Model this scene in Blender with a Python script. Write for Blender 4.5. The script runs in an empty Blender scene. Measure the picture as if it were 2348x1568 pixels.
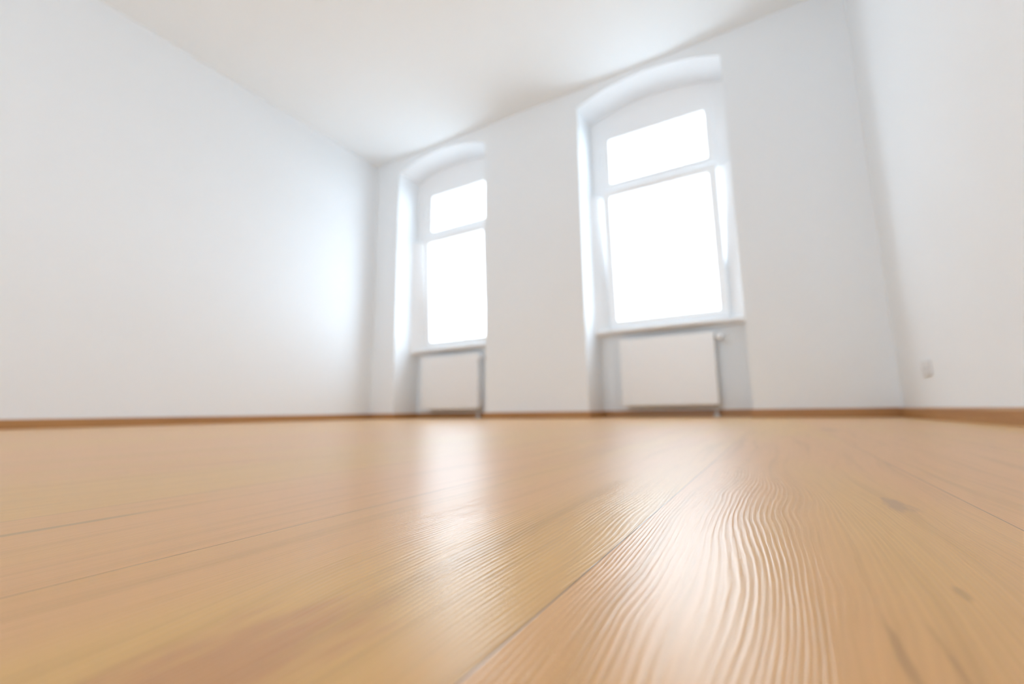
import bpy, bmesh, math, random
from mathutils import Vector, Matrix

random.seed(7)
S = bpy.context.scene
C = S.collection

# ------------------------------------------------------------------ camera
F_PX, YAW, PITCH, ROLL = 1027.49, 0.525675, 0.153179, -0.013441
CAM_H = 0.07315
cy, sy, cp, sp = math.cos(YAW), math.sin(YAW), math.cos(PITCH), math.sin(PITCH)
fw = Vector((-sy * cp, cy * cp, sp))
rt = Vector((cy, sy, 0.0))
up = rt.cross(fw)
cr, sr = math.cos(ROLL), math.sin(ROLL)
r2 = rt * cr + up * sr
u2 = rt * (-sr) + up * cr
cam_data = bpy.data.cameras.new('camera')
cam = bpy.data.objects.new('camera', cam_data)
C.objects.link(cam)
m = Matrix.Identity(4)
for i in range(3):
    m[i][0], m[i][1], m[i][2] = r2[i], u2[i], -fw[i]
m[2][3] = CAM_H
cam.matrix_world = m
cam_data.sensor_fit = 'HORIZONTAL'
cam_data.sensor_width = 36.0
cam_data.lens = F_PX * 36.0 / 2348.0
cam_data.clip_start = 0.005
cam_data.clip_end = 200
cam_data.dof.use_dof = True
cam_data.dof.focus_distance = 0.265
cam_data.dof.aperture_fstop = 4.4
S.camera = cam

# ------------------------------------------------------------------ world, exposure, light sampling
world = bpy.data.worlds.new('overcast_sky')
S.world = world
world.use_nodes = True
bg = world.node_tree.nodes['Background']
bg.inputs['Color'].default_value = (0.835, 0.975, 1.14, 1)
bg.inputs['Strength'].default_value = 10.0
S.view_settings.view_transform = 'Standard'
S.view_settings.look = 'None'
S.view_settings.exposure = 0.0
S.view_settings.gamma = 1.0
S.view_settings.use_curve_mapping = False
cyc = S.cycles
cyc.max_bounces = 16
cyc.diffuse_bounces = 9
cyc.use_adaptive_sampling = True
cyc.adaptive_threshold = 0.06
cyc.adaptive_min_samples = 16
cyc.glossy_bounces = 6
cyc.transmission_bounces = 8
cyc.transparent_max_bounces = 16
cyc.caustics_reflective = False
cyc.caustics_refractive = False
cyc.sample_clamp_indirect = 6.0
cyc.use_denoising = True
cyc.denoiser = 'OPENIMAGEDENOISE'
cyc.denoising_input_passes = 'RGB_ALBEDO_NORMAL'

# ------------------------------------------------------------------ room measures (metres; camera stands over 0,0)
H = 3.30            # ceiling
D = 3.923           # window wall, inner face
XL, XR = -4.30, 0.731
YB = -3.60          # wall behind the camera
WT = 0.50           # window wall thickness
FRAME = 0.37        # depth of the window frames in the reveal
BH = 0.0635         # baseboard height
FILL_OPENING = (-2.75, -0.75, 0.80, 2.75)   # glazed opening added behind the camera for fill light: x0, x1, z0, z1
OPEN = [(-3.915, -2.604), (-1.478, -0.150)]
SPRING, RISE = 3.105, 0.128


def portal(x0, x1, z0, z1, y, rx):
    l = bpy.data.lights.new('window_daylight', 'AREA')
    l.shape = 'RECTANGLE'
    l.size, l.size_y = x1 - x0, z1 - z0
    l.cycles.is_portal = True
    o = bpy.data.objects.new('window_daylight', l)
    o.location = ((x0 + x1) / 2, y, (z0 + z1) / 2)
    o.rotation_euler = (rx, 0, 0)       # faces into the room
    C.objects.link(o)


for a, b in OPEN:
    portal(a, b, 0.8, 3.24, D + WT + 0.02, -math.pi / 2)
portal(*FILL_OPENING, YB - 0.22, math.pi / 2)  # portal of the added rear fill window


# ------------------------------------------------------------------ materials
def new_mat(name):
    mt = bpy.data.materials.new(name)
    mt.use_nodes = True
    nt = mt.node_tree
    nt.nodes.clear()
    out = nt.nodes.new('ShaderNodeOutputMaterial')
    b = nt.nodes.new('ShaderNodeBsdfPrincipled')
    nt.links.new(b.outputs[0], out.inputs[0])
    return mt, nt, b, out


def simple(name, col, rough=0.5, noise=0.0, nscale=40.0, bump=0.0, spec=0.5, metal=0.0):
    mt, nt, b, out = new_mat(name)
    b.inputs['Base Color'].default_value = (*col, 1)
    b.inputs['Roughness'].default_value = rough
    b.inputs['Specular IOR Level'].default_value = spec
    b.inputs['Metallic'].default_value = metal
    if noise or bump:
        tc = nt.nodes.new('ShaderNodeTexCoord')
        n = nt.nodes.new('ShaderNodeTexNoise')
        n.inputs['Scale'].default_value = nscale
        n.inputs['Detail'].default_value = 4
        nt.links.new(tc.outputs['Object'], n.inputs['Vector'])
        if noise:
            mx = nt.nodes.new('ShaderNodeMix')
            mx.data_type = 'RGBA'
            mx.inputs[6].default_value = (*[c * (1 - noise) for c in col], 1)
            mx.inputs[7].default_value = (*[min(1, c * (1 + noise)) for c in col], 1)
            nt.links.new(n.outputs[0], mx.inputs[0])
            nt.links.new(mx.outputs[2], b.inputs['Base Color'])
        if bump:
            bp = nt.nodes.new('ShaderNodeBump')
            bp.inputs['Strength'].default_value = bump
            bp.inputs['Distance'].default_value = 0.001
            nt.links.new(n.outputs[0], bp.inputs['Height'])
            nt.links.new(bp.outputs[0], b.inputs['Normal'])
    return mt


class NB:
    """small node-graph builder"""
    def __init__(self, nt):
        self.nt = nt

    def _in(self, sock, v):
        if isinstance(v, bpy.types.NodeSocket):
            self.nt.links.new(v, sock)
        elif v is not None:
            sock.default_value = v

    def m(self, op, a, b=None, c=None, clamp=False):
        n = self.nt.nodes.new('ShaderNodeMath')
        n.operation = op
        n.use_clamp = clamp
        for s, v in zip(n.inputs, (a, b, c)):
            self._in(s, v)
        return n.outputs[0]

    def add(self, a, b): return self.m('ADD', a, b)
    def sub(self, a, b): return self.m('SUBTRACT', a, b)
    def mul(self, a, b): return self.m('MULTIPLY', a, b)

    def xyz(self, x, y, z):
        n = self.nt.nodes.new('ShaderNodeCombineXYZ')
        for s, v in zip(n.inputs, (x, y, z)):
            self._in(s, v)
        return n.outputs[0]

    def noise(self, vec, scale=1.0, detail=2.0, rough=0.5, dist=0.0):
        n = self.nt.nodes.new('ShaderNodeTexNoise')
        self._in(n.inputs['Vector'], vec)
        n.inputs['Scale'].default_value = scale
        n.inputs['Detail'].default_value = detail
        n.inputs['Roughness'].default_value = rough
        n.inputs['Distortion'].default_value = dist
        return n.outputs[0]

    def white(self, vec):
        n = self.nt.nodes.new('ShaderNodeTexWhiteNoise')
        n.noise_dimensions = '3D'
        self._in(n.inputs['Vector'], vec)
        return n.outputs['Value']

    def step(self, v, lo, hi, a=0.0, b=1.0):
        n = self.nt.nodes.new('ShaderNodeMapRange')
        n.interpolation_type = 'SMOOTHSTEP'
        self._in(n.inputs[0], v)
        for i, q in enumerate((lo, hi, a, b)):
            self._in(n.inputs[i + 1], q)
        return n.outputs[0]

    def mix(self, f, a, b):
        n = self.nt.nodes.new('ShaderNodeMix')
        n.data_type = 'RGBA'
        self._in(n.inputs[0], f)
        for s, v in ((n.inputs[6], a), (n.inputs[7], b)):
            if isinstance(v, tuple):
                s.default_value = (*v, 1)
            else:
                self.nt.links.new(v, s)
        return n.outputs[2]


def floor_material():
    mt, nt, b, out = new_mat('oak_plank_flooring')
    g = NB(nt)
    tc = nt.nodes.new('ShaderNodeTexCoord')
    sep = nt.nodes.new('ShaderNodeSeparateXYZ')
    nt.links.new(tc.outputs['Object'], sep.inputs[0])
    x, y = sep.outputs[0], sep.outputs[1]
    PW, PL, X0 = 0.2005, 2.40, -0.0815
    u = g.m('DIVIDE', g.sub(x, X0), PW)
    k = g.m('FLOOR', u)
    fx = g.sub(u, k)
    off = g.white(g.xyz(k, 3.7, 1.3))
    v = g.m('DIVIDE', g.add(g.add(y, 0.5), off), PL)
    j = g.m('FLOOR', v)
    fy = g.sub(v, j)
    r = g.white(g.xyz(k, j, 5.1))
    rs = g.mul(r, 61.0)
    ex = g.mul(g.m('MINIMUM', fx, g.sub(1.0, fx)), PW)
    ey = g.mul(g.m('MINIMUM', fy, g.sub(1.0, fy)), PL)
    edge = g.m('MINIMUM', ex, ey)

    # growth rings: warped coordinate across the plank
    w1 = g.noise(g.xyz(g.mul(x, 9.0), g.mul(y, 2.4), rs), 1.0, 1.5, 0.45)
    w2 = g.noise(g.xyz(g.mul(x, 30.0), g.mul(y, 11.0), rs), 1.0, 1.0, 0.5)
    w3 = g.noise(g.xyz(g.mul(x, 160.0), g.mul(y, 60.0), rs), 1.0, 1.0, 0.5)
    xw = g.add(x, g.add(g.mul(w1, 0.060), g.add(g.mul(w2, 0.0048), g.mul(w3, 0.0006))))
    ph = g.mul(xw, 2 * math.pi / 0.0027)
    ring = g.add(g.mul(g.m('SINE', ph), 0.5), 0.5)
    rough_ring = g.noise(g.xyz(g.mul(xw, 620.0), g.mul(y, 14.0), g.add(rs, 4.0)), 1.0, 2.0, 0.6)
    ring = g.add(g.mul(g.m('POWER', ring, 1.4), 0.65), g.step(rough_ring, 0.32, 0.66, 0.0, 0.45))
    patch = g.step(g.noise(g.xyz(g.mul(x, 16.0), g.mul(y, 3.5), g.add(rs, 9.0)), 1.0, 1.0), 0.30, 0.60, 0.75, 1.0)
    # pores and fine fibre
    fib = g.noise(g.xyz(g.mul(xw, 1500.0), g.mul(y, 70.0), rs), 1.0, 2.0, 0.6)
    micro = g.noise(g.xyz(g.mul(x, 2600.0), g.mul(y, 1100.0), rs), 1.0, 2.0, 0.6)

    # colour
    broad = g.noise(g.xyz(g.mul(x, 9.0), g.mul(y, 1.7), rs), 1.0, 1.0, 0.5)
    streak = g.noise(g.xyz(g.mul(xw, 70.0), g.mul(y, 1.6), rs), 1.0, 2.0, 0.6)
    fine = g.noise(g.xyz(g.mul(xw, 420.0), g.mul(y, 9.0), rs), 1.0, 2.0, 0.6)
    tan, pink, dark = (0.695, 0.392, 0.118), (0.705, 0.368, 0.138), (0.440, 0.235, 0.060)
    col = g.mix(g.step(g.add(g.mul(broad, 0.8), g.mul(r, 0.35)), 0.42, 0.72), tan, pink)
    col = g.mix(g.step(streak, 0.48, 0.78, 0.0, 0.48), col, dark)
    col = g.mix(g.step(fine, 0.48, 0.80, 0.0, 0.30), col, dark)
    col = g.mix(g.mul(g.mul(g.sub(1.0, ring), patch), 0.24), col, (0.47, 0.24, 0.09))

    ragged = g.noise(g.xyz(g.mul(x, 110.0), g.mul(y, 26.0), rs), 1.0, 2.0, 0.6)

    def blotch(cx, cyy, rx, ry, target, amt, warp=0.5):
        nonlocal col
        dx = g.m('DIVIDE', g.sub(x, cx), rx)
        dy = g.m('DIVIDE', g.sub(y, cyy), ry)
        d = g.m('SQRT', g.add(g.mul(dx, dx), g.mul(dy, dy)))
        d = g.add(d, g.mul(g.sub(ragged, 0.5), warp * 2.5))
        col = g.mix(g.step(d, 0.25, 1.0, amt, 0.0), col, target)

    # red heartwood band, knots and dark streaks of the near planks
    blotch(-0.148, 0.080, 0.036, 0.068, (0.520, 0.235, 0.095), 0.72)
    blotch(0.072, 0.445, 0.010, 0.035, (0.36, 0.20, 0.11), 0.55, 0.9)
    blotch(0.142, 1.80, 0.030, 0.16, (0.34, 0.19, 0.07), 0.45, 0.9)
    blotch(0.057, 0.253, 0.0025, 0.010, (0.30, 0.17, 0.06), 0.4, 0.8)
    blotch(0.026, 0.190, 0.0022, 0.040, (0.33, 0.17, 0.05), 0.5, 0.6)
    blotch(0.038, 0.180, 0.0016, 0.030, (0.33, 0.17, 0.05), 0.4, 0.6)
    blotch(-0.625, 0.506, 0.004, 0.004, (0.25, 0.15, 0.08), 0.8, 0.2)
    blotch(-0.427, 0.12, 0.006, 0.11, (0.36, 0.22, 0.09), 0.6, 0.3)
    seam = g.step(edge, 0.00015, 0.00060, 1.0, 0.0)
    col = g.mix(g.mul(seam, 0.80), col, (0.10, 0.055, 0.025))
    nt.links.new(col, b.inputs['Base Color'])

    # relief in metres
    h = g.mul(g.mul(ring, patch), 0.000105)
    h = g.add(h, g.mul(fib, 0.000022))
    h = g.add(h, g.mul(micro, 0.000013))
    h = g.sub(h, g.step(edge, 0.0, 0.0008, 0.00004, 0.0))
    bp = nt.nodes.new('ShaderNodeBump')
    bp.inputs['Strength'].default_value = 1.0
    bp.inputs['Distance'].default_value = 1.0
    nt.links.new(h, bp.inputs['Height'])
    nt.links.new(bp.outputs[0], b.inputs['Normal'])
    b.inputs['Roughness'].default_value = 0.30
    b.inputs['Specular IOR Level'].default_value = 0.44
    return mt


def skirting_material():
    mt, nt, b, out = new_mat('oak_skirting')
    g = NB(nt)
    tc = nt.nodes.new('ShaderNodeTexCoord')
    sep = nt.nodes.new('ShaderNodeSeparateXYZ')
    nt.links.new(tc.outputs['Object'], sep.inputs[0])
    along = g.add(sep.outputs[0], sep.outputs[1])
    n = g.noise(g.xyz(g.mul(along, 1.8), g.mul(sep.outputs[2], 60.0), 0.3), 1.0, 3.0, 0.6)
    col = g.mix(g.step(n, 0.35, 0.7), (0.45, 0.23, 0.085), (0.36, 0.165, 0.055))
    nt.links.new(col, b.inputs['Base Color'])
    b.inputs['Roughness'].default_value = 0.4
    return mt


def glass_material():
    mt, nt, b, out = new_mat('window_glass')
    b.inputs['Base Color'].default_value = (0.98, 1.0, 0.99, 1)
    nt.nodes.remove(b)
    tr = nt.nodes.new('ShaderNodeBsdfTransparent')
    gl = nt.nodes.new('ShaderNodeBsdfGlossy')
    gl.inputs['Roughness'].default_value = 0.0
    g = NB(nt)
    geo = nt.nodes.new('ShaderNodeNewGeometry')
    dot = nt.nodes.new('ShaderNodeVectorMath')
    dot.operation = 'DOT_PRODUCT'
    nt.links.new(geo.outputs['Normal'], dot.inputs[0])
    nt.links.new(geo.outputs['Incoming'], dot.inputs[1])
    graze = g.sub(1.0, g.m('ABSOLUTE', dot.outputs['Value']))
    refl = g.add(0.04, g.mul(g.m('POWER', graze, 5.0), 0.96))   # thin-pane Fresnel, same from both sides
    mx = nt.nodes.new('ShaderNodeMixShader')
    nt.links.new(refl, mx.inputs[0])
    nt.links.new(tr.outputs[0], mx.inputs[1])
    nt.links.new(gl.outputs[0], mx.inputs[2])
    nt.links.new(mx.outputs[0], out.inputs[0])
    tr.inputs['Color'].default_value = (0.97, 0.98, 0.975, 1)
    return mt


M_WALL = simple('white_wall_paint', (0.852, 0.882, 0.908), 0.85, noise=0.006, nscale=3.0, bump=0.05, spec=0.25)
M_CEIL = simple('white_ceiling_paint', (0.885, 0.925, 0.950), 0.9, noise=0.004, nscale=3.0, spec=0.2)
M_FLOOR = floor_material()
M_SKIRT = skirting_material()
M_LACQ = simple('white_window_lacquer', (0.90, 0.91, 0.92), 0.35, noise=0.006, nscale=8.0)
M_SILL = simple('white_sill_lacquer', (0.90, 0.91, 0.92), 0.3, noise=0.006, nscale=8.0)
M_GLASS = glass_material()
M_RAD = simple('white_radiator_enamel', (0.87, 0.875, 0.88), 0.35, noise=0.004, nscale=10.0)
M_RADDARK = simple('radiator_fin_steel', (0.10, 0.10, 0.105), 0.5, noise=0.03, nscale=30.0)
M_VALVE = simple('white_valve_plastic', (0.85, 0.855, 0.86), 0.3, noise=0.004, nscale=30.0)
M_PIPE = simple('white_painted_pipe', (0.50, 0.49, 0.47), 0.35, noise=0.01, nscale=30.0)
M_PLASTIC = simple('white_outlet_plastic', (0.74, 0.745, 0.75), 0.35, noise=0.004, nscale=60.0)
M_HOLE = simple('dark_socket_hole', (0.05, 0.05, 0.05), 0.6, noise=0.05, nscale=60.0)
M_FACADE = simple('pale_facade_render', (0.72, 0.72, 0.71), 0.9, noise=0.02, nscale=2.0)
M_FACTRIM = simple('grey_window_surround', (0.09, 0.09, 0.095), 0.7, noise=0.05, nscale=4.0)
M_FACGLASS = simple('curtained_facade_pane', (0.62, 0.63, 0.64), 0.2, noise=0.02, nscale=4.0)
M_ROOF = simple('grey_roof_sheet', (0.35, 0.35, 0.36), 0.7, noise=0.05, nscale=2.0)
M_STREET = simple('light_paving', (0.55, 0.55, 0.54), 0.9, noise=0.05, nscale=1.0)


# ------------------------------------------------------------------ mesh helpers
def obj(name, bm, mat, parent=None, bevel=0.0, smooth=False):
    me = bpy.data.meshes.new(name)
    bmesh.ops.recalc_face_normals(bm, faces=bm.faces)
    bm.to_mesh(me)
    bm.free()
    me.materials.append(mat)
    if smooth:
        for p in me.polygons:
            p.use_smooth = True
    o = bpy.data.objects.new(name, me)
    C.objects.link(o)
    if bevel:
        md = o.modifiers.new('edge_round', 'BEVEL')
        md.width = bevel
        md.segments = 3
        md.limit_method = 'ANGLE'
        md.harden_normals = False
    if parent:
        o.parent = parent
    return o


def struct(name, bm, mat, **kw):
    o = obj(name, bm, mat, **kw)
    o['kind'] = 'structure'
    return o


def box(bm, x0, x1, y0, y1, z0, z1):
    v = [bm.verts.new(p) for p in ((x0, y0, z0), (x1, y0, z0), (x1, y1, z0), (x0, y1, z0),
                                   (x0, y0, z1), (x1, y0, z1), (x1, y1, z1), (x0, y1, z1))]
    for f in ((0, 3, 2, 1), (4, 5, 6, 7), (0, 1, 5, 4), (1, 2, 6, 5), (2, 3, 7, 6), (3, 0, 4, 7)):
        bm.faces.new([v[i] for i in f])


def cyl(bm, p0, p1, r0, r1=None, n=24):
    r1 = r0 if r1 is None else r1
    p0, p1 = Vector(p0), Vector(p1)
    ax = (p1 - p0).normalized()
    t = ax.orthogonal().normalized()
    s = ax.cross(t)
    rings = []
    for p, r in ((p0, r0), (p1, r1)):
        rings.append([bm.verts.new(p + (t * math.cos(2 * math.pi * i / n) + s * math.sin(2 * math.pi * i / n)) * r)
                      for i in range(n)])
    for i in range(n):
        bm.faces.new((rings[0][i], rings[0][(i + 1) % n], rings[1][(i + 1) % n], rings[1][i]))
    bm.faces.new(rings[0][::-1])
    bm.faces.new(rings[1])


def ring_frame(bm, x0, x1, z0, z1, w, y0, y1, wb=None, wt=None):
    """rectangular frame of four mitred members"""
    wb = w if wb is None else wb
    wt = w if wt is None else wt
    o = [(x0, z0), (x1, z0), (x1, z1), (x0, z1)]
    i = [(x0 + w, z0 + wb), (x1 - w, z0 + wb), (x1 - w, z1 - wt), (x0 + w, z1 - wt)]
    vs = {}
    for nm, loop in (('o', o), ('i', i)):
        for yy, tag in ((y0, 'f'), (y1, 'b')):
            vs[nm + tag] = [bm.verts.new((a, yy, c)) for a, c in loop]
    for q in range(4):
        n = (q + 1) % 4
        bm.faces.new((vs['of'][q], vs['of'][n], vs['if'][n], vs['if'][q]))
        bm.faces.new((vs['ob'][n], vs['ob'][q], vs['ib'][q], vs['ib'][n]))
        bm.faces.new((vs['of'][n], vs['of'][q], vs['ob'][q], vs['ob'][n]))
        bm.faces.new((vs['if'][q], vs['if'][n], vs['ib'][n], vs['ib'][q]))


def arch_pts(x0, x1, spring, rise, n=24):
    """segmental arch from x0 to x1"""
    w = x1 - x0
    R = (w * w / 4 + rise * rise) / (2 * rise)
    cx, cz = (x0 + x1) / 2, spring + rise - R
    return [(x0 + w * i / n, cz + math.sqrt(max(0, R * R - (x0 + w * i / n - cx) ** 2))) for i in range(n + 1)]


# ------------------------------------------------------------------ shell
bm = bmesh.new()
box(bm, XL - 0.2, XR + 0.2, YB - 0.2, D + WT, -0.15, 0.0)
struct('floor', bm, M_FLOOR)
bm = bmesh.new()
box(bm, XL - 0.2, XR + 0.2, YB - 0.2, D + WT, H, H + 0.2)
struct('ceiling', bm, M_CEIL)
bm = bmesh.new()
box(bm, XL - 0.2, XL, YB - 0.2, D + WT, 0, H)
struct('wall_left', bm, M_WALL)
bm = bmesh.new()
box(bm, XR, XR + 0.2, YB - 0.2, D + WT, 0, H)
struct('wall_right', bm, M_WALL)
bm = bmesh.new()
for q in ((XL, FILL_OPENING[0], 0, H), (FILL_OPENING[1], XR, 0, H), (FILL_OPENING[0], FILL_OPENING[1], 0, FILL_OPENING[2]), (FILL_OPENING[0], FILL_OPENING[1], FILL_OPENING[3], H)):
    box(bm, q[0], q[1], YB - 0.2, YB, q[2], q[3])
struct('wall_front', bm, M_WALL)

# window wall: piers, arched spandrels and thin parapets in one mesh
bm = bmesh.new()
xs = [XL, OPEN[0][0], OPEN[0][1], OPEN[1][0], OPEN[1][1], XR]
for i in (0, 2, 4):
    box(bm, xs[i], xs[i + 1], D, D + WT, 0, H)
for (a, b) in OPEN:
    box(bm, a, b, D + 0.42, D + WT, 0, 0.80)
    pts = arch_pts(a, b, SPRING, RISE)
    for (p, q) in zip(pts[:-1], pts[1:]):
        v = [bm.verts.new(c) for c in ((p[0], D, p[1]), (q[0], D, q[1]), (q[0], D, H), (p[0], D, H),
                                       (p[0], D + WT, p[1]), (q[0], D + WT, q[1]), (q[0], D + WT, H), (p[0], D + WT, H))]
        for f in ((0, 1, 2, 3), (5, 4, 7, 6), (1, 0, 4, 5)):
            bm.faces.new([v[i] for i in f])
bmesh.ops.remove_doubles(bm, verts=bm.verts, dist=1e-5)
struct('wall_back', bm, M_WALL)

# skirting boards: 16 mm boards with a rounded top edge
def skirting(bm, p, q, side, t=0.016, h=BH):
    """board from p to q (xy), its face on `side` (unit xy vector into the room)"""
    prof = [(0, 0), (t, 0), (t, h - 0.012), (t * 0.85, h - 0.005), (t * 0.5, h), (0, h)]
    rings = []
    for P in (p, q):
        rings.append([bm.verts.new((P[0] + side[0] * a, P[1] + side[1] * a, b)) for a, b in prof])
    n = len(prof)
    for i in range(n):
        bm.faces.new((rings[0][i], rings[0][(i + 1) % n], rings[1][(i + 1) % n], rings[1][i]))
    bm.faces.new(rings[0][::-1])
    bm.faces.new(rings[1])


T = 0.016
bm = bmesh.new()
skirting(bm, (XL, YB), (XL, D), (1, 0))
struct('baseboard_left', bm, M_SKIRT)
bm = bmesh.new()
skirting(bm, (XR, YB), (XR, D), (-1, 0))
struct('baseboard_right', bm, M_SKIRT)
bm = bmesh.new()
skirting(bm, (XL + T, D), (OPEN[0][0] + T, D), (0, -1))
skirting(bm, (OPEN[0][1] - T, D), (OPEN[1][0] + T, D), (0, -1))
skirting(bm, (OPEN[1][1] - T, D), (XR - T, D), (0, -1))
for (a, b) in OPEN:
    skirting(bm, (a, D), (a, D + 0.42), (1, 0))
    skirting(bm, (b, D), (b, D + 0.42), (-1, 0))
    skirting(bm, (a + T, D + 0.42), (b - T, D + 0.42), (0, -1))
struct('baseboard_back', bm, M_SKIRT)
bm = bmesh.new()
skirting(bm, (XL + T, YB), (XR - T, YB), (0, 1))
struct('baseboard_front', bm, M_SKIRT)


# ------------------------------------------------------------------ windows
def make_window(idx, a, b, px0, px1):
    """a,b: opening; px0,px1: clear glass edges"""
    yf = D + FRAME
    root = None
    # outer frame: jambs, bottom rail and arched head board, one mesh
    bm = bmesh.new()
    jl, jr = px0 - 0.075, px1 + 0.075          # inner edges of the frame (the sash edge sits here)
    zb, ztop = 0.865, 2.955
    y0, y1 = yf, yf + 0.075
    zt = 2.262                                  # jambs: flat above the transom, splayed linings beside the lower sash
    box(bm, a, jl + 0.012, y0, y1, zt, ztop)
    box(bm, jr - 0.012, b, y0, y1, zt, ztop)
    for xa, xb in ((a, jl + 0.010), (b, jr - 0.010)):
        sec = [(xa, D + 0.262), (xb, D + 0.398), (xb, y1), (xa, y1)]
        lo_ = [bm.verts.new((p[0], p[1], 0.80)) for p in sec]
        hi_ = [bm.verts.new((p[0], p[1], zt)) for p in sec]
        bm.faces.new(lo_)
        bm.faces.new(hi_)
        for i in range(4):
            bm.faces.new((lo_[i], lo_[(i + 1) % 4], hi_[(i + 1) % 4], hi_[i]))
    box(bm, jl + 0.012, jr - 0.012, y0, y1, 0.80, zb + 0.012)
    pts = arch_pts(a, b, SPRING, RISE)
    for (p, q) in zip(pts[:-1], pts[1:]):
        v = [bm.verts.new(c) for c in ((p[0], y0, ztop), (q[0], y0, ztop), (q[0], y0, q[1]), (p[0], y0, p[1]),
                                       (p[0], y1, ztop), (q[0], y1, ztop), (q[0], y1, q[1]), (p[0], y1, p[1]))]
        for f in ((0, 1, 2, 3), (5, 4, 7, 6), (0, 4, 5, 1), (3, 2, 6, 7)):
            bm.faces.new([v[i] for i in f])
    root = struct('window_%d' % idx, bm, M_LACQ)
    # transom between the two sashes
    bm = bmesh.new()
    box(bm, jl + 0.012, jr - 0.012, yf - 0.004, yf + 0.075, 2.262, 2.338)
    obj('transom', bm, M_LACQ, root, bevel=0.006)
    # fixed upper sash
    bm = bmesh.new()
    ring_frame(bm, jl, jr, 2.326, 2.952, 0.075, yf - 0.012, yf + 0.045, wb=0.070, wt=0.075)
    up_s = obj('upper_sash', bm, M_LACQ, root, bevel=0.005)
    bm = bmesh.new()
    box(bm, px0 - 0.01, px1 + 0.01, yf + 0.012, yf + 0.022, 2.386, 2.887)
    obj('glass_pane', bm, M_GLASS, up_s)
    # small opener on the left side of the upper sash
    bm = bmesh.new()
    box(bm, jl - 0.010, jl + 0.018, yf - 0.034, yf - 0.0115, 2.58, 2.72)
    cyl(bm, (jl + 0.004, yf - 0.042, 2.57), (jl + 0.004, yf - 0.042, 2.74), 0.009)
    obj('opener_hinge', bm, M_VALVE, up_s, bevel=0.003)
    # lower sash, tilted open into the room about its bottom edge
    piv = Vector((0, yf - 0.004, 0.873))
    tilt = Matrix.Translation(piv) @ Matrix.Rotation(math.radians(2.7), 4, 'X') @ Matrix.Translation(-piv)
    bm = bmesh.new()
    ring_frame(bm, jl, jr, 0.873, 2.285, 0.075, yf - 0.016, yf + 0.042, wb=0.068, wt=0.070)
    bmesh.ops.transform(bm, matrix=tilt, verts=bm.verts)
    low = obj('lower_sash', bm, M_LACQ, root, bevel=0.006)
    bm = bmesh.new()
    box(bm, px0 - 0.01, px1 + 0.01, yf + 0.008, yf + 0.018, 0.93, 2.226)
    bmesh.ops.transform(bm, matrix=tilt, verts=bm.verts)
    obj('glass_pane', bm, M_GLASS, low)
    # inner sill board with a rounded nose
    bm = bmesh.new()
    box(bm, a, b, D + 0.275, yf + 0.002, 0.814, 0.848)
    obj('window_sill', bm, M_SILL, root, bevel=0.014)
    return root


make_window(1, OPEN[0][0], OPEN[0][1], -3.665, -2.83)
make_window(2, OPEN[1][0], OPEN[1][1], -1.275, -0.350)


# unseen two-pane window added behind the camera to brighten the room
bm = bmesh.new()
n3 = 2
w3 = (FILL_OPENING[1] - FILL_OPENING[0]) / n3
ring_frame(bm, FILL_OPENING[0], FILL_OPENING[1], FILL_OPENING[2], FILL_OPENING[3], 0.07, YB - 0.16, YB - 0.09)
for i in range(1, n3):
    box(bm, FILL_OPENING[0] + i * w3 - 0.04, FILL_OPENING[0] + i * w3 + 0.04, YB - 0.158, YB - 0.092, FILL_OPENING[2] + 0.07, FILL_OPENING[3] - 0.07)
fill_win = struct('window_3', bm, M_LACQ)
for i in range(n3):
    bm = bmesh.new()
    box(bm, FILL_OPENING[0] + i * w3 + 0.035, FILL_OPENING[0] + (i + 1) * w3 - 0.035, YB - 0.13, YB - 0.12, FILL_OPENING[2] + 0.06, FILL_OPENING[3] - 0.06)
    obj('glass_pane', bm, M_GLASS, fill_win)


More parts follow.
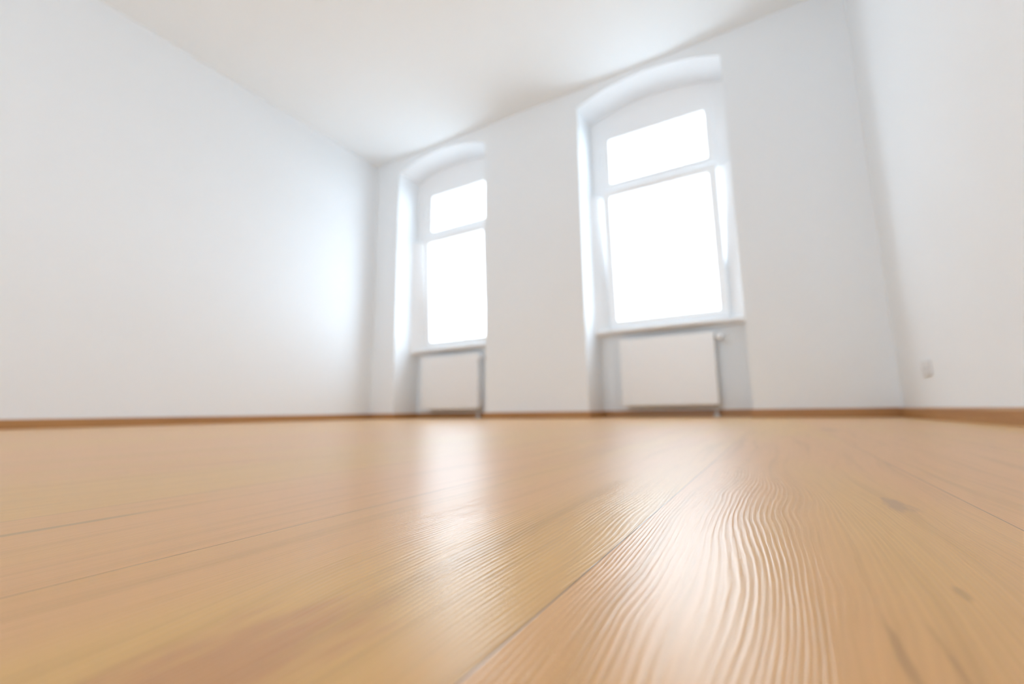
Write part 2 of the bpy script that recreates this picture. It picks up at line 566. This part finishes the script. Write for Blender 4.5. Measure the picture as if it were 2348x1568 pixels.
# ------------------------------------------------------------------ radiators in the niches
def make_radiator(x0, label):
    """flat panel radiator, left edge at x0; the Empty stands on the floor below it"""
    W, zb, zt = 0.835, 0.105, 0.742
    yb, yf = D + 0.385, D + 0.285
    root = bpy.data.objects.new('radiator', None)
    C.objects.link(root)
    root.location = (x0 + W / 2, (yb + yf) / 2, 0)
    root['label'] = label
    root['category'] = 'radiator'
    root['group'] = 'radiators under the windows'
    ox, oy = root.location.x, root.location.y

    def loc(bmx):
        bmesh.ops.translate(bmx, verts=bmx.verts, vec=(-ox, -oy, 0))
        return bmx
    x1 = x0 + W
    bm = bmesh.new()
    box(bm, x0, x1, yf, yf + 0.018, zb, zt - 0.004)
    obj('front_panel', loc(bm), M_RAD, root, bevel=0.007)
    bm = bmesh.new()
    box(bm, x0 + 0.01, x1 - 0.01, yb - 0.014, yb, zb + 0.005, zt - 0.012)
    obj('rear_panel', loc(bm), M_RAD, root, bevel=0.005)
    for xx in (x0, x1 - 0.004):
        bm = bmesh.new()
        box(bm, xx, xx + 0.004, yf + 0.020, yb - 0.003, zb + 0.02, zt - 0.004)
        obj('side_cover', loc(bm), M_RAD, root)
    # slotted top grille
    bm = bmesh.new()
    for yy in (yf + 0.019, yb - 0.012):
        box(bm, x0 + 0.004, x1 - 0.004, yy, yy + 0.010, zt - 0.006, zt)
    for i in range(29):
        xx = x0 + 0.012 + i * (W - 0.03) / 28
        box(bm, xx, xx + 0.006, yf + 0.029, yb - 0.012, zt - 0.006, zt)
    obj('top_grille', loc(bm), M_RAD, root)
    # convector fins between the panels
    bm = bmesh.new()
    n = 40
    for i in range(n):
        xx = x0 + 0.03 + i * (W - 0.06) / (n - 1)
        box(bm, xx, xx + 0.003, yf + 0.020, yb - 0.016, zb + 0.03, zt - 0.05)
    obj('convector_fins', loc(bm), M_RADDARK, root)
    # wall brackets
    for xx in (x0 + 0.15, x1 - 0.18):
        bm = bmesh.new()
        box(bm, xx, xx + 0.03, yb, D + 0.4195, 0.25, 0.66)
        obj('wall_bracket', loc(bm), M_RADDARK, root)
    # thermostat valve at the upper right, with its head turned to the room
    zc = zt - 0.055
    bm = bmesh.new()
    cyl(bm, (x1 - 0.002, (yf + yb) / 2, zc), (x1 + 0.055, (yf + yb) / 2, zc), 0.011)
    cyl(bm, (x1 + 0.045, (yf + yb) / 2 + 0.012, zc), (x1 + 0.045, yf + 0.028, zc), 0.015)
    valve = obj('valve', loc(bm), M_PIPE, root, smooth=False)
    bm = bmesh.new()
    cyl(bm, (x1 + 0.045, yf + 0.030, zc), (x1 + 0.045, yf - 0.040, zc), 0.024, 0.026)
    cyl(bm, (x1 + 0.045, yf - 0.040, zc), (x1 + 0.045, yf - 0.048, zc), 0.026, 0.016)
    hd = obj('thermostat_head', loc(bm), M_VALVE, valve)
    hd['label'] = 'white round thermostat head'
    # short feed pipe from the valve into the niche wall, return pipe below the panel
    bm = bmesh.new()
    cyl(bm, (x1 + 0.045, (yf + yb) / 2 + 0.010, zc), (x1 + 0.045, D + 0.4195, zc), 0.008)
    obj('feed_pipe', loc(bm), M_PIPE, root)
    bm = bmesh.new()
    cyl(bm, (x1 - 0.030, (yf + yb) / 2, zb + 0.03), (x1 - 0.030, (yf + yb) / 2, 0.0), 0.010)
    cyl(bm, (x1 - 0.030, (yf + yb) / 2, 0.030), (x1 - 0.030, (yf + yb) / 2, 0.0), 0.022, 0.026)
    obj('return_pipe', loc(bm), M_PIPE, root)
    return root


make_radiator(-3.735, 'flat white panel radiator in the niche below the narrow left window')
make_radiator(-1.248, 'flat white panel radiator below the fully visible right window, round valve at upper right')

# ------------------------------------------------------------------ power outlet on the right wall
t = bpy.data.objects.new('power_outlet', None)
C.objects.link(t)
t.location = (XR, 3.235, 0.272)
t['label'] = 'small pale power outlet low on the right wall beside the corner'
t['category'] = 'outlet'
bm = bmesh.new()
box(bm, -0.011, 0.0, -0.0765, 0.0765, -0.041, 0.041)
obj('cover_plate', bm, M_PLASTIC, t, bevel=0.004)
for yc in (-0.0355, 0.0355):
    bm = bmesh.new()
    cyl(bm, (-0.0135, yc, 0), (-0.0105, yc, 0), 0.0215, n=40)
    sock = obj('socket_face', bm, M_PLASTIC, t)
    for yy in (-0.0095, 0.0095):
        bm = bmesh.new()
        cyl(bm, (-0.0142, yc + yy, 0), (-0.013, yc + yy, 0), 0.0026, n=16)
        obj('pin_hole', bm, M_HOLE, sock)

# ------------------------------------------------------------------ outside: street and the house across it
bm = bmesh.new()
box(bm, -60, 45, D + WT, 60, -7.3, -7.0)
struct('street_ground', bm, M_STREET)

b0 = bpy.data.objects.new('apartment_building', None)
C.objects.link(b0)
b0.location = (-15, 20, -7.0)
b0['label'] = 'pale overexposed apartment building outside, beyond the windows'
b0['category'] = 'building'


def bloc(bmx):
    bmesh.ops.translate(bmx, verts=bmx.verts, vec=(15, -20, 7))
    return bmx


bm = bmesh.new()
box(bm, -26.0, 3.0, 20, 29, -7.0, 13.6)
obj('wall', bloc(bm), M_FACADE, b0)
bm = bmesh.new()
box(bm, -26.3, 3.3, 19.7, 29.2, 13.6, 13.9)
obj('cornice', bloc(bm), M_FACADE, b0)
bm = bmesh.new()
v = [bm.verts.new(c) for c in ((-26.3, 19.7, 13.9), (3.3, 19.7, 13.9), (3.3, 29.2, 13.9), (-26.3, 29.2, 13.9),
                               (-25.6, 24.4, 15.4), (2.6, 24.4, 15.4))]
for f in ((0, 1, 5, 4), (2, 3, 4, 5), (1, 2, 5), (3, 0, 4), (3, 2, 1, 0)):
    bm.faces.new([v[i] for i in f])
obj('roof', bloc(bm), M_ROOF, b0)
for fx in (-24.2, -21.1, -18.0, -14.98):
    for fz in (-5.3, -1.1, 3.1, 7.3, 11.3):
        hh = 2.2
        bm = bmesh.new()
        ring_frame(bm, fx - 0.42, fx + 0.42, fz, fz + hh, 0.09, 19.93, 20.02)
        w = obj('window', bloc(bm), M_FACTRIM, b0)
        bm = bmesh.new()
        box(bm, fx - 0.335, fx + 0.335, 19.975, 20.015, fz + 0.085, fz + hh - 0.085)
        obj('pane', bloc(bm), M_FACGLASS, w)
